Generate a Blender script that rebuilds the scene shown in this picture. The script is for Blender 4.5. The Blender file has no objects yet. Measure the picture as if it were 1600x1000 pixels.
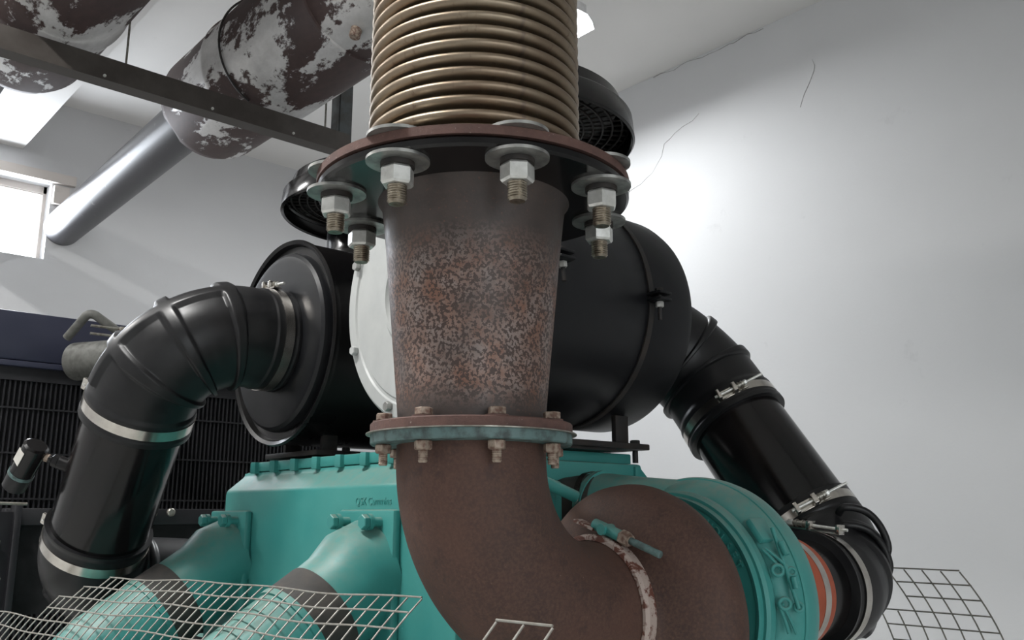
import bpy, bmesh, math, random
from mathutils import Vector, Matrix
random.seed(7)
PI = math.pi
V = Vector
sc = bpy.context.scene

# ------------------------------------------------------------------ camera
CAM = V((0, 0, 1.6)); PITCH = math.radians(12.2); YAW = math.radians(41.8)
cd = bpy.data.cameras.new('camera'); cam = bpy.data.objects.new('camera', cd)
sc.collection.objects.link(cam); sc.camera = cam
cam.location = CAM; cam.rotation_euler = (PI / 2 + PITCH, 0, -YAW)
cd.sensor_width = 36; cd.lens = 1410 / 1600 * 36; cd.clip_start = 0.02; cd.clip_end = 200
# ------------------------------------------------------------------ world
w = bpy.data.worlds.new('world'); sc.world = w; w.use_nodes = True
bg = w.node_tree.nodes['Background']
bg.inputs[0].default_value = (0.93, 0.97, 1.0, 1); bg.inputs[1].default_value = 2.6
sc.view_settings.view_transform = 'Standard'; sc.view_settings.look = 'None'
sc.view_settings.exposure = 0.1; sc.view_settings.gamma = 1.0
sc.view_settings.use_curve_mapping = False
LAMP_W = 55.0          # watts of each ceiling batten
# daylight entering by the high opening in the left wall
wl = bpy.data.lights.new('window_daylight', 'AREA'); wl.shape = 'RECTANGLE'; wl.size = 1.15; wl.size_y = .48
wl.energy = 42.0; wl.color = (.86, .92, 1.0)
wlo = bpy.data.objects.new('window_daylight', wl); sc.collection.objects.link(wlo)
wlo.location = (.975, 6.74, 3.605); wlo.rotation_euler = (-PI / 2, 0, 0)

# ------------------------------------------------------------------ geometry kit
def frame(ax, ref=None):
    ax = V(ax).normalized()
    if ref is None or abs(ax.dot(V(ref).normalized())) > .98:
        ref = V((0, 0, 1)) if abs(ax.z) < .9 else V((1, 0, 0))
    a = (V(ref) - ax * ax.dot(V(ref))).normalized()
    return ax, a, ax.cross(a)

class G:
    def __init__(s): s.v = []; s.f = []
    def ring(s, c, a, b, r, seg):
        i = len(s.v)
        for k in range(seg):
            t = 2 * PI * k / seg
            s.v.append(c + a * (r * math.cos(t)) + b * (r * math.sin(t)))
        return list(range(i, i + seg))
    def bridge(s, A, B):
        if len(A) == 1 and len(B) == 1: return
        n = max(len(A), len(B))
        for k in range(n):
            k2 = (k + 1) % n
            if len(A) == 1: s.f.append((A[0], B[k2], B[k]))
            elif len(B) == 1: s.f.append((A[k], A[k2], B[0]))
            else: s.f.append((A[k], A[k2], B[k2], B[k]))
    def lathe(s, prof, o, ax, seg=64, ref=None, loop=False):
        ax, a, b = frame(ax, ref); o = V(o); rs = []
        for d, r in prof:
            if r < 1e-6: s.v.append(o + ax * d); rs.append([len(s.v) - 1])
            else: rs.append(s.ring(o + ax * d, a, b, r, seg))
        for i in range(len(rs) - 1): s.bridge(rs[i], rs[i + 1])
        if loop: s.bridge(rs[-1], rs[0])
        return s
    def cyl(s, p0, p1, r, seg=24, r1=None, bev=0.0):
        p0 = V(p0); p1 = V(p1); L = (p1 - p0).length; r1 = r if r1 is None else r1
        if bev: pr = [(0, 0), (0, r - bev), (bev, r), (L - bev, r1), (L, r1 - bev), (L, 0)]
        else: pr = [(0, 0), (0, r), (L, r1), (L, 0)]
        return s.lathe(pr, p0, p1 - p0, seg)
    def pipe(s, p0, p1, ro, ri, seg=48):
        p0 = V(p0); L = (V(p1) - p0).length
        return s.lathe([(0, ri), (0, ro), (L, ro), (L, ri)], p0, V(p1) - p0, seg, loop=True)
    def band(s, c, ax, R, w, th, seg=72):
        ax = V(ax).normalized(); c = V(c)
        return s.pipe(c - ax * w / 2, c + ax * w / 2, R + th, R, seg)
    def hexp(s, p0, p1, af, ref=None, ch=.12):
        p0 = V(p0); p1 = V(p1); L = (p1 - p0).length; r = af / math.sqrt(3); c = L * ch
        return s.lathe([(0, 0), (0, r * .88), (c, r), (L - c, r), (L, r * .88), (L, 0)], p0, p1 - p0, 6, ref)
    def box(s, c, size, R=None, bev=0.0):
        c = V(c); hx, hy, hz = size[0] / 2, size[1] / 2, size[2] / 2; R = R or Matrix.Identity(3)
        if bev:
            bm = bmesh.new(); bmesh.ops.create_cube(bm, size=1)
            for q in bm.verts: q.co = V((q.co.x * 2 * hx, q.co.y * 2 * hy, q.co.z * 2 * hz))
            bmesh.ops.bevel(bm, geom=bm.edges[:], offset=bev, segments=2, affect='EDGES', profile=.5)
            s.addbm(bm, Matrix.Translation(c) @ R.to_4x4()); bm.free(); return s
        i = len(s.v)
        for x in (-hx, hx):
            for y in (-hy, hy):
                for z in (-hz, hz): s.v.append(c + R @ V((x, y, z)))
        for q in ((0, 1, 3, 2), (4, 6, 7, 5), (0, 4, 5, 1), (2, 3, 7, 6), (0, 2, 6, 4), (1, 5, 7, 3)):
            s.f.append(tuple(i + k for k in q))
        return s
    def addbm(s, bm, M=None):
        M = M or Matrix.Identity(4); i = len(s.v); bm.verts.index_update()
        for q in bm.verts: s.v.append(M @ q.co)
        for q in bm.faces: s.f.append(tuple(i + k.index for k in q.verts))
        return s
    def prism(s, poly, o, ex, ey, ez, L):
        o = V(o); ex = V(ex); ey = V(ey); ez = V(ez); i = len(s.v); n = len(poly)
        for k in (0, 1):
            for x, y in poly: s.v.append(o + ex * x + ey * y + ez * (L * k))
        s.f.append(tuple(range(i, i + n))[::-1]); s.f.append(tuple(range(i + n, i + 2 * n)))
        for k in range(n): s.f.append((i + k, i + (k + 1) % n, i + n + (k + 1) % n, i + n + k))
        return s
    def sweep(s, path, r, seg=32, ref=None, caps=True, rf=None, closed_in=None):
        P = [V(p) for p in path]; n = len(P); t0 = (P[1] - P[0]).normalized()
        _, a, b = frame(t0, ref); S = 0; rs = []; pt = t0
        for k in range(n):
            t = (P[min(k + 1, n - 1)] - P[max(k - 1, 0)]).normalized()
            q = pt.rotation_difference(t); a = q @ a; a = (a - t * t.dot(a)).normalized(); b = t.cross(a); pt = t
            if k: S += (P[k] - P[k - 1]).length
            i = len(s.v)
            for j in range(seg):
                ph = 2 * PI * j / seg
                rr = rf(S, ph) if rf else (r[k] if isinstance(r, (list, tuple)) else r)
                s.v.append(P[k] + a * (rr * math.cos(ph)) + b * (rr * math.sin(ph)))
            rs.append(list(range(i, i + seg)))
        for k in range(n - 1): s.bridge(rs[k], rs[k + 1])
        if caps:
            s.v.append(P[0].copy()); s.bridge([len(s.v) - 1], rs[0])
            s.v.append(P[-1].copy()); s.bridge(rs[-1], [len(s.v) - 1])
        return s
    def mesh(s, name, sharp=35, origin=None):
        m = bpy.data.meshes.new(name)
        if origin is None:
            xs = [p.x for p in s.v]; ys = [p.y for p in s.v]; zs = [p.z for p in s.v]
            origin = V(((min(xs) + max(xs)) / 2, (min(ys) + max(ys)) / 2, min(zs)))
        m.from_pydata([tuple(p - origin) for p in s.v], [], s.f)
        bm = bmesh.new(); bm.from_mesh(m); bmesh.ops.recalc_face_normals(bm, faces=bm.faces[:]); bm.to_mesh(m); bm.free()
        m.shade_smooth(); m.set_sharp_from_angle(angle=math.radians(sharp))
        return m, origin

def arc(p0, c, p1, rad, n=24, step=.006):
    """polyline p0 -> corner c -> p1 with the corner rounded, evenly sampled"""
    p0, c, p1 = V(p0), V(c), V(p1); d0 = (p0 - c).normalized(); d1 = (p1 - c).normalized()
    ang = d0.angle(d1); cut = rad / math.tan(ang / 2); a = c + d0 * cut; b = c + d1 * cut
    o = c + (d0 + d1).normalized() * (rad / math.sin(ang / 2)); out = []
    L = (a - p0).length; k = max(2, int(L / step))
    out += [p0.lerp(a, i / k) for i in range(k)]
    va = a - o; vb = b - o; th = va.angle(vb); nn = max(n, int(th * rad / step)); axs = va.cross(vb).normalized()
    out += [o + Matrix.Rotation(th * i / nn, 3, axs) @ va for i in range(nn)]
    L = (p1 - b).length; k = max(2, int(L / step))
    out += [b.lerp(p1, i / k) for i in range(k + 1)]
    return out

WM = {}
def link(name, mesh, mat, parent, M):
    o = bpy.data.objects.new(name, mesh); sc.collection.objects.link(o)
    if mesh is not None and mat is not None and not mesh.materials: mesh.materials.append(mat)
    if parent: o.parent = parent; o.matrix_local = WM[parent.name].inverted() @ M
    else: o.matrix_world = M
    WM[o.name] = M.copy()
    return o
def root(name, loc, label, cat, group=None):
    o = link(name, None, None, None, Matrix.Translation(V(loc))); o.empty_display_size = .05
    o['label'] = label; o['category'] = cat
    if group: o['group'] = group
    return o
def part(name, g, mat, parent, sharp=35, label=None):
    m, org = g.mesh(name, sharp); o = link(name, m, mat, parent, Matrix.Translation(org))
    if label: o['label'] = label
    return o
def inst(name, mesh, mat, parent, M): return link(name, mesh, mat, parent, M)
def thing(name, g, mat, label, cat, group=None, sharp=35):
    o = part(name, g, mat, None, sharp); o['label'] = label; o['category'] = cat
    if group: o['group'] = group
    return o
def struct(name, g, mat, parent=None):
    o = part(name, g, mat, parent)
    if not parent: o['kind'] = 'structure'
    return o
def basis(o, z, ref=None):
    z, x, y = frame(z, ref)
    return Matrix(((x.x, y.x, z.x, o[0]), (x.y, y.y, z.y, o[1]), (x.z, y.z, z.z, o[2]), (0, 0, 0, 1)))

# ------------------------------------------------------------------ materials
def newmat(name):
    m = bpy.data.materials.new(name); m.use_nodes = True; nt = m.node_tree
    return m, nt, nt.nodes['Principled BSDF']
def N(nt, t, **kw):
    n = nt.nodes.new(t)
    for k, v in kw.items():
        if k in n.inputs: n.inputs[k].default_value = v
        else: setattr(n, k, v)
    return n
def coords(nt, scale=(1, 1, 1), src='Object', rot=(0, 0, 0)):
    tc = N(nt, 'ShaderNodeTexCoord'); mp = N(nt, 'ShaderNodeMapping')
    mp.inputs['Scale'].default_value = scale; mp.inputs['Rotation'].default_value = rot
    nt.links.new(tc.outputs[src], mp.inputs[0]); return mp.outputs[0]
def noise(nt, co, scale, detail=4, rough=.55, dist=0.0):
    n = N(nt, 'ShaderNodeTexNoise'); n.inputs['Scale'].default_value = scale; n.inputs['Detail'].default_value = detail
    n.inputs['Roughness'].default_value = rough; n.inputs['Distortion'].default_value = dist
    nt.links.new(co, n.inputs['Vector']); return n.outputs[0]
def ramp(nt, fac, lo, hi, c0=0.0, c1=1.0):
    r = N(nt, 'ShaderNodeMapRange'); r.inputs[1].default_value = lo; r.inputs[2].default_value = hi
    r.inputs[3].default_value = c0; r.inputs[4].default_value = c1; r.clamp = True
    nt.links.new(fac, r.inputs[0]); return r.outputs[0]
def mixc(nt, fac, a, b):
    m = N(nt, 'ShaderNodeMix', data_type='RGBA')
    if isinstance(fac, float): m.inputs[0].default_value = fac
    else: nt.links.new(fac, m.inputs[0])
    for i, c in ((6, a), (7, b)):
        if isinstance(c, tuple): m.inputs[i].default_value = c + (1,) if len(c) == 3 else c
        else: nt.links.new(c, m.inputs[i])
    return m.outputs[2]
def mul(nt, a, b, op='MULTIPLY'):
    m = N(nt, 'ShaderNodeMath', operation=op)
    for i, c in ((0, a), (1, b)):
        if isinstance(c, (int, float)): m.inputs[i].default_value = c
        else: nt.links.new(c, m.inputs[i])
    return m.outputs[0]
def bump(nt, bs, h, strength=.3, dist=.002):
    b = N(nt, 'ShaderNodeBump'); b.inputs['Strength'].default_value = strength; b.inputs['Distance'].default_value = dist
    nt.links.new(h, b.inputs['Height']); nt.links.new(b.outputs[0], bs.inputs['Normal'])
def simple(name, c, rough=.5, metal=0.0, c2=None, scale=20, lo=.4, hi=.65, rvar=.1, bmp=0.0, bscale=80, coat=0.0, spec=.5):
    m, nt, bs = newmat(name); co = coords(nt)
    n = noise(nt, co, scale, 5)
    nt.links.new(mixc(nt, ramp(nt, n, lo, hi), c, c2 or tuple(x * .8 for x in c)), bs.inputs['Base Color'])
    nt.links.new(ramp(nt, n, .3, .7, max(.02, rough - rvar), rough + rvar), bs.inputs['Roughness'])
    bs.inputs['Metallic'].default_value = metal; bs.inputs['Specular IOR Level'].default_value = spec
    if coat: bs.inputs['Coat Weight'].default_value = coat; bs.inputs['Coat Roughness'].default_value = .12
    if bmp: bump(nt, bs, noise(nt, co, bscale, 4), bmp, .001)
    return m

M = {}
M['black_paint'] = simple('black_paint', (.007, .0075, .009), .42, 0, (.010, .0105, .012), 9, rvar=.06, spec=.3)
M['satin_black'] = simple('satin_black', (.006, .006, .0065), .32, 0, (.009, .008, .008), 6, rvar=.08, spec=.3)
M['gloss_black'] = simple('gloss_black', (.005, .005, .0055), .18, 0, (.010, .008, .008), 6, rvar=.05, spec=.4)
M['rubber'] = simple('rubber', (.008, .008, .009), .38, 0, (.013, .013, .014), 14, rvar=.07, bmp=.05, bscale=200, spec=.38)
M['dark_iron'] = simple('dark_iron', (.020, .019, .019), .6, .2, (.04, .032, .028), 30)
M['radiator_flare_blue'] = simple('radiator_flare_blue', (.022, .025, .045), .38, 0, (.028, .031, .055), 3)  # bluish lens flare over the tank is put into this colour
M['radiator_black'] = simple('radiator_black', (.008, .008, .010), .5, 0, (.012, .012, .015), 8)
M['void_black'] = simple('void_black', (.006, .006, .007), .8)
M['zinc'] = simple('zinc', (.74, .74, .71), .38, .6, (.56, .56, .53), 60, rvar=.1, bmp=.1)
M['washer_steel'] = simple('washer_steel', (.42, .42, .40), .42, .8, (.26, .26, .25), 50, rvar=.1, bmp=.1)
M['thread'] = simple('thread', (.36, .32, .26), .35, .9, (.2, .17, .13), 90)
M['stainless'] = simple('stainless', (.66, .63, .58), .22, 1, (.52, .49, .45), 25, rvar=.05)
M['dull_steel'] = simple('dull_steel', (.36, .35, .31), .45, .8, (.22, .20, .17), 60)
M['wire'] = simple('wire', (.34, .33, .30), .55, .3, (.25, .23, .20), 60)
M['wire_dark'] = simple('wire_dark', (.16, .15, .13), .6, .3, (.24, .22, .19), 60)
M['white_cover'] = simple('white_cover', (.47, .485, .475), .42, 0, (.42, .435, .43), 12)
M['orange'] = simple('orange', (.42, .085, .035), .5, 0, (.34, .07, .03), 20)
M['grey_hose'] = simple('grey_hose', (.115, .115, .105), .7, 0, (.08, .08, .072), 40)
M['frame_steel'] = simple('frame_steel', (.075, .085, .088), .5, .35, (.05, .045, .04), 14)
M['frame_brown'] = simple('frame_brown', (.055, .046, .040), .55, .2, (.08, .07, .062), 12)
M['old_bolt'] = simple('old_bolt', (.36, .29, .23), .6, .3, (.17, .10, .075), 110, lo=.42, hi=.6, bmp=.3)
M['flange_teal'] = simple('flange_teal', (.11, .185, .18), .55, 0, (.055, .075, .072), 60, lo=.42, hi=.62, bmp=.2)
M['label_white'] = simple('label_white', (.62, .6, .55), .5)
M['lamp_white'] = simple('lamp_white', (.8, .8, .8), .5)
M['floor'] = simple('floor', (.58, .58, .56), .6, 0, (.50, .50, .49), 3)
M['brown_rod'] = simple('brown_rod', (.10, .045, .028), .7, 0, (.05, .025, .02), 60)

def teal():
    m, nt, bs = newmat('teal_paint'); co = coords(nt)
    n1 = noise(nt, co, 7, 5); n2 = noise(nt, co, 55, 6, .65)
    a = mixc(nt, ramp(nt, n1, .35, .7), (.040, .265, .245), (.062, .300, .272))
    sepr = N(nt, 'ShaderNodeSeparateXYZ'); geo = N(nt, 'ShaderNodeNewGeometry'); nt.links.new(geo.outputs['Normal'], sepr.inputs[0])
    dust = mul(nt, ramp(nt, sepr.outputs[2], .25, .9), ramp(nt, n2, .3, .62, .25, .8))   # settled dust on upward faces
    a = mixc(nt, dust, a, (.21, .26, .22))
    a = mixc(nt, ramp(nt, n2, .68, .76, 0, .5), a, (.12, .34, .31))
    nt.links.new(a, bs.inputs['Base Color'])
    nt.links.new(ramp(nt, n1, .3, .7, .36, .55), bs.inputs['Roughness'])
    bump(nt, bs, noise(nt, co, 120, 4), .12, .001)
    return m
M['teal'] = teal()

def rust_pipe():
    m, nt, bs = newmat('rust_pipe'); co = coords(nt)
    n1 = noise(nt, co, 6, 6, .6); n2 = noise(nt, co, 240, 5, .7); n3 = noise(nt, co, 30, 6, .65)
    a = mixc(nt, ramp(nt, n1, .35, .68), (.056, .030, .024), (.092, .043, .031))
    a = mixc(nt, ramp(nt, n2, .42, .68, 0, .6), a, (.150, .088, .062))
    a = mixc(nt, ramp(nt, n3, .30, .45, .55, 0), a, (.040, .022, .020))
    a = mixc(nt, ramp(nt, n2, .70, .76), a, (.36, .30, .27))
    nt.links.new(a, bs.inputs['Base Color']); bs.inputs['Metallic'].default_value = .15
    nt.links.new(ramp(nt, n2, .3, .7, .55, .8), bs.inputs['Roughness'])
    bump(nt, bs, n2, .45, .0015); return m
M['rust_pipe'] = rust_pipe()

def riser():
    m, nt, bs = newmat('riser_rust'); co = coords(nt)
    big = noise(nt, co, 7.5, 4, .55); mid = noise(nt, co, 28, 5, .6)
    sp = noise(nt, co, 230, 5, .6)
    sx = N(nt, 'ShaderNodeSeparateXYZ'); nt.links.new(co, sx.inputs[0])
    a = mixc(nt, ramp(nt, mid, .35, .7), (.058, .047, .043), (.088, .068, .060))
    low = ramp(nt, sx.outputs[2], .25, .175)                # dry-baked skin is scaled from the middle down
    base = ramp(nt, sx.outputs[2], .012, .05)
    patch = mul(nt, mul(nt, ramp(nt, big, .26, .46), low), base)
    warm = mixc(nt, ramp(nt, mid, .35, .62), (.275, .225, .205), (.225, .118, .082))
    a = mixc(nt, mul(nt, patch, .7), a, (.070, .042, .035))
    a = mixc(nt, mul(nt, patch, ramp(nt, sp, .475, .515)), a, warm)
    a = mixc(nt, mul(nt, ramp(nt, sp, .62, .68), ramp(nt, big, .30, .6, 0, .7)), a, (.17, .085, .06))
    nt.links.new(a, bs.inputs['Base Color']); bs.inputs['Metallic'].default_value = .25
    nt.links.new(ramp(nt, mid, .3, .7, .42, .62), bs.inputs['Roughness'])
    bump(nt, bs, sp, .35, .001); return m
M['riser'] = riser()

def bronze():
    m, nt, bs = newmat('bronze_bellows'); co = coords(nt)
    n1 = noise(nt, co, 5, 5, .6, .5); st = noise(nt, coords(nt, (40, 40, 3)), 3, 4, .6)
    a = mixc(nt, ramp(nt, n1, .38, .66), (.30, .245, .180), (.23, .165, .115))
    a = mixc(nt, ramp(nt, st, .60, .72, 0, .55), a, (.16, .10, .07))
    # the longitudinal weld of the sleeve
    sx = N(nt, 'ShaderNodeSeparateXYZ'); nt.links.new(co, sx.inputs[0])
    an = mul(nt, sx.outputs[1], sx.outputs[0], 'ARCTAN2')
    d = mul(nt, mul(nt, an, 1.815, 'ADD'), 0, 'ADD'); d = N(nt, 'ShaderNodeMath', operation='ABSOLUTE')
    nt.links.new(mul(nt, an, 1.82, 'ADD'), d.inputs[0])
    a = mixc(nt, ramp(nt, d.outputs[0], .010, .03, .45, 0), a, (.14, .10, .09))
    nt.links.new(a, bs.inputs['Base Color']); bs.inputs['Metallic'].default_value = .9
    nt.links.new(ramp(nt, st, .3, .7, .36, .5), bs.inputs['Roughness'])
    return m
M['bronze'] = bronze()

def flange_rust():
    m, nt, bs = newmat('flange_rust'); co = coords(nt)
    n1 = noise(nt, co, 45, 6, .65); n2 = noise(nt, co, 260, 4, .6)
    a = mixc(nt, ramp(nt, n1, .35, .65), (.085, .045, .038), (.135, .070, .056))
    a = mixc(nt, ramp(nt, n2, .66, .72), a, (.30, .24, .21))
    nt.links.new(a, bs.inputs['Base Color']); bs.inputs['Roughness'].default_value = .72
    bump(nt, bs, n2, .5, .001); return m
M['flange_rust'] = flange_rust()

def vband():
    m, nt, bs = newmat('flaking_band'); co = coords(nt)
    n1 = noise(nt, co, 60, 6, .7, .6)
    a = mixc(nt, ramp(nt, n1, .46, .52), (.12, .040, .025), (.42, .34, .30))
    nt.links.new(a, bs.inputs['Base Color']); bs.inputs['Roughness'].default_value = .6
    bump(nt, bs, n1, .5, .001); return m
M['vband'] = vband()

def peeled():
    m, nt, bs = newmat('peeled_paint'); co = coords(nt, (1, .55, 1))
    n1 = noise(nt, co, 3.4, 9, .62, .35); n2 = noise(nt, co, 26, 7, .7)
    k = mul(nt, n1, mul(nt, mul(nt, n2, .5, 'SUBTRACT'), .34), 'ADD')
    f = ramp(nt, k, .455, .490)
    pale = mixc(nt, ramp(nt, n2, .3, .7), (.50, .49, .48), (.64, .63, .62))
    dark = mixc(nt, ramp(nt, n2, .3, .7), (.040, .024, .022), (.065, .038, .034))
    nt.links.new(mixc(nt, f, pale, dark), bs.inputs['Base Color'])
    nt.links.new(ramp(nt, f, 0, 1, .38, .6), bs.inputs['Roughness']); bs.inputs['Metallic'].default_value = .25
    bump(nt, bs, ramp(nt, k, .455, .490, 1, 0), .4, .002); return m
M['peeled'] = peeled()

def tailpipe():
    m, nt, bs = newmat('tailpipe'); co = coords(nt)
    n1 = noise(nt, co, 14, 8, .7)
    nt.links.new(mixc(nt, ramp(nt, n1, .62, .70), (.038, .037, .042), (.15, .14, .14)), bs.inputs['Base Color'])
    bs.inputs['Roughness'].default_value = .36; bs.inputs['Metallic'].default_value = .3; return m
M['tailpipe'] = tailpipe()

def plaster(name, c, stains=.5):
    m, nt, bs = newmat(name); co = coords(nt)
    n1 = noise(nt, co, .7, 4); n2 = noise(nt, co, 5, 7, .65); n3 = noise(nt, co, 60, 5)
    a = mixc(nt, ramp(nt, n1, .35, .7), c, tuple(x * .94 for x in c))
    a = mixc(nt, ramp(nt, n2, .66, .80, 0, stains), a, tuple(x * .62 for x in c))
    nt.links.new(a, bs.inputs['Base Color']); bs.inputs['Roughness'].default_value = .85
    bump(nt, bs, n3, .15, .003); return m
M['wall'] = plaster('wall_plaster', (.66, .66, .665), .35)
M['ceiling'] = plaster('ceiling_plaster', (.76, .745, .725), .25)
M['frame_plaster'] = plaster('frame_plaster', (.62, .57, .53), .9)

def emit(name, c, s):
    m, nt, bs = newmat(name); bs.inputs['Emission Color'].default_value = c + (1,); bs.inputs['Emission Strength'].default_value = s
    bs.inputs['Base Color'].default_value = (.8, .8, .8, 1); return m
M['lamp'] = emit('lamp_tube', (.94, .98, 1.0), 14)
M['glass'] = None
def glass():
    m, nt, bs = newmat('window_glass'); bs.inputs['Transmission Weight'].default_value = 1; bs.inputs['Roughness'].default_value = .02
    bs.inputs['IOR'].default_value = 1.05; bs.inputs['Base Color'].default_value = (1, 1, 1, 1); return m
M['glass'] = glass()

# ------------------------------------------------------------------ the room
X0, X1, Y0, Y1, ZC = -3.2, 4.46, -3.6, 6.68, 4.5
struct('floor', G().box(((X0 + X1) / 2, (Y0 + Y1) / 2, -.05), (X1 - X0 + .6, Y1 - Y0 + .6, .1)), M['floor'])
struct('ceiling', G().box(((X0 + X1) / 2, (Y0 + Y1) / 2, ZC + .1), (X1 - X0 + .6, Y1 - Y0 + .6, .2)), M['ceiling'])
struct('wall_right', G().box((X1 + .12, (Y0 + Y1) / 2, ZC / 2), (.24, Y1 - Y0 + .5, ZC)), M['wall'])
g = G(); DX0, DX1, DZ = -2.6, 1.2, 3.2              # unseen open doorway behind the viewer, added for soft fill light
for x0, x1, z0, z1 in ((X0, DX0, 0, ZC), (DX1, X1, 0, ZC), (DX0, DX1, DZ, ZC)): g.box(((x0 + x1) / 2, Y0 - .12, (z0 + z1) / 2), (x1 - x0, .24, z1 - z0))
struct('wall_back', g, M['wall'])
struct('ground', G().box((0, Y0 - 10.3, -.06), (40, 20, .1)), M['floor'])
struct('wall_near', G().box((X0 - .12, (Y0 + Y1) / 2, ZC / 2), (.24, Y1 - Y0 + .5, ZC)), M['wall'])
WX0, WX1, WZ0, WZ1 = .35, 1.60, 3.34, 3.90          # the opening in the left wall
g = G()
for x0, x1, z0, z1 in ((X0, WX0, 0, ZC), (WX1, X1, 0, ZC), (WX0, WX1, 0, WZ0), (WX0, WX1, WZ1, ZC)):
    g.box(((x0 + x1) / 2, Y1 + .12, (z0 + z1) / 2), (x1 - x0, .24, z1 - z0))
struct('wall_left', g, M['wall'])
# window: frame, mullions, panes
wr = root('window_1', ((WX0 + WX1) / 2, Y1 + .12, WZ0), 'bright daylight opening high in the wall behind the radiator', 'window')
wr['kind'] = 'structure'; del wr['category']
fw = .05
for nm, b in (('frame_rail', (WX0, WX1, WZ1 - fw, WZ1)), ('frame_rail', (WX0, WX1, WZ0, WZ0 + .02)), ('frame_stile', (WX0, WX0 + fw, WZ0, WZ1)), ('frame_stile', (WX1 - .02, WX1, WZ0, WZ1)), ('mullion', (.95, .98, WZ0, WZ1))):
    part(nm, G().box(((b[0] + b[1]) / 2, Y1 + .14, (b[2] + b[3]) / 2), (b[1] - b[0], .04, b[3] - b[2])), M['frame_plaster'], wr)
for a, b in ((WX0 + fw, .95), (.98, WX1 - .02)):
    part('pane', G().box(((a + b) / 2, Y1 + .14, (WZ0 + WZ1) / 2 - .015), (b - a, .006, WZ1 - WZ0 - .07)), M['glass'], wr)
tr = struct('trim_1', G().box((1.0, Y1 - .012, WZ1 + .035), (1.5, .05, .07)).box((1.66, Y1 - .02, WZ1 - .09), (.10, .05, .13)), M['frame_plaster'])
struct('trim_2', G().box((1.12, (Y0 + Y1) / 2, 4.3), (.54, Y1 - Y0, .4)), M['ceiling'])   # ceiling beam along the machine
# hairline cracks of the right wall, shallow chipped plaster
def crack(pts, wdt=.004):
    g = G(); P = [V((X1 - .001, y, z)) for y, z in pts]; n = []
    for a, b in zip(P, P[1:]):
        k = max(2, int((b - a).length / .05)); n += [a.lerp(b, i / k) for i in range(k)]
    n.append(P[-1]); n = [p + V((0, random.uniform(-.012, .012), random.uniform(-.012, .012))) for p in n]
    g.sweep(n, [wdt * random.uniform(.15, .6) for _ in n], 5)
    return g
wall_r = bpy.data.objects['wall_right']
crk = simple('crack_dark', (.36, .35, .34), .9)
part('crack', crack([(3.86, 3.74), (3.70, 3.77), (3.55, 3.86), (3.48, 3.98), (3.38, 4.05), (3.20, 4.10)]), crk, wall_r)
part('crack', crack([(2.39, 4.16), (2.39, 4.08), (2.45, 3.98), (2.50, 3.90)], .003), crk, wall_r)
part('crack', crack([(3.55, 4.49), (3.2, 4.49), (2.7, 4.492)], .006), crk, wall_r)

# ceiling batten lamps; the one in view sits by the right wall
def batten(x, y0, y1, label, k=1.0, z=4.34):
    r = root('batten_lamp', (x, (y0 + y1) / 2, z), label, 'lamp')
    yc = (y0 + y1) / 2; L = y1 - y0
    g = G(); pr = [(-.095, -.045), (-.085, .0), (-.045, .035), (.045, .035), (.085, .0), (.095, -.045), (.090, -.045), (.08, -.004), (.04, .029), (-.04, .029), (-.08, -.004), (-.090, -.045)]
    g.prism(pr, (x, y0, z), (1, 0, 0), (0, 0, 1), (0, 1, 0), L)
    part('reflector', g, M['lamp_white'], r)
    part('housing', G().box((x, yc, z + .06), (.07, L, .05), bev=.006), M['lamp_white'], r)
    for sx in (-.038, .038): part('tube', G().cyl((x + sx, y0 + .03, z - .012), (x + sx, y1 - .03, z - .012), .014, 16), M['lamp'], r)
    for yy in (y0 + .12, y1 - .12): part('hanger', G().cyl((x, yy, z + .08), (x, yy, ZC), .008, 10), M['dull_steel'], r)
    ld = bpy.data.lights.new('batten_light', 'AREA'); ld.shape = 'RECTANGLE'; ld.size = .13; ld.size_y = L - .06
    ld.energy = LAMP_W * k; ld.color = (1.0, .985, .965) if x < 1 else (.955, .98, 1.0)
    lo = bpy.data.objects.new('batten_light', ld); sc.collection.objects.link(lo); lo.parent = r
    lo.location = (0, 0, -.028)
    return r
batten(3.36, 3.16, 4.46, 'white batten lamp glowing under the ceiling behind the bellows')
batten(-.6, 1.0, 2.3, 'unseen white batten lamp added for fill over the open left side of the engine', 1.75)  # out of view, added as fill from the left front
batten(-.9, 4.1, 5.4, 'unseen white batten lamp added for the left wall on the open side of the radiator', 1.5)  # out of view, added to brighten the left wall

# ------------------------------------------------------------------ shared hardware meshes (local, +Z up)
def local(g, name, sharp=35): return g.mesh(name, sharp, V((0, 0, 0)))[0]
def thread_prof(z0, z1, r, pitch=.003):
    out = []; n = int((z1 - z0) / pitch); d = (z1 - z0) / n
    for k in range(n): out += [(z0 + d * k, r * .89), (z0 + d * (k + .5), r)]
    return out + [(z1, r * .89)]
BIG_R = .039
def ring_mesh(ro, ri, h, name): return local(G().pipe((0, 0, 0), (0, 0, h), ro, ri, 40), name)
big_washer = ring_mesh(BIG_R, .0135, .004, 'washer')
big_spring = ring_mesh(.021, .013, .006, 'spring_washer')
big_nut = local(G().lathe([(0, .0125), (0, .0185), (.003, .0208), (.020, .0208), (.023, .0185), (.023, .0125)], (0, 0, 0), (0, 0, 1), 6, loop=True), 'nut', 25)
tp = thread_prof(-.061, -.026, .0122)
big_bolt = local(G().lathe([(-.063, 0), (-.063, .0095)] + tp + [(.02, .0118), (.024, .0118), (.024, .019), (.030, .018), (.034, .012), (.0355, 0)], (0, 0, 0), (0, 0, 1), 28), 'bolt', 50)
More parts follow.
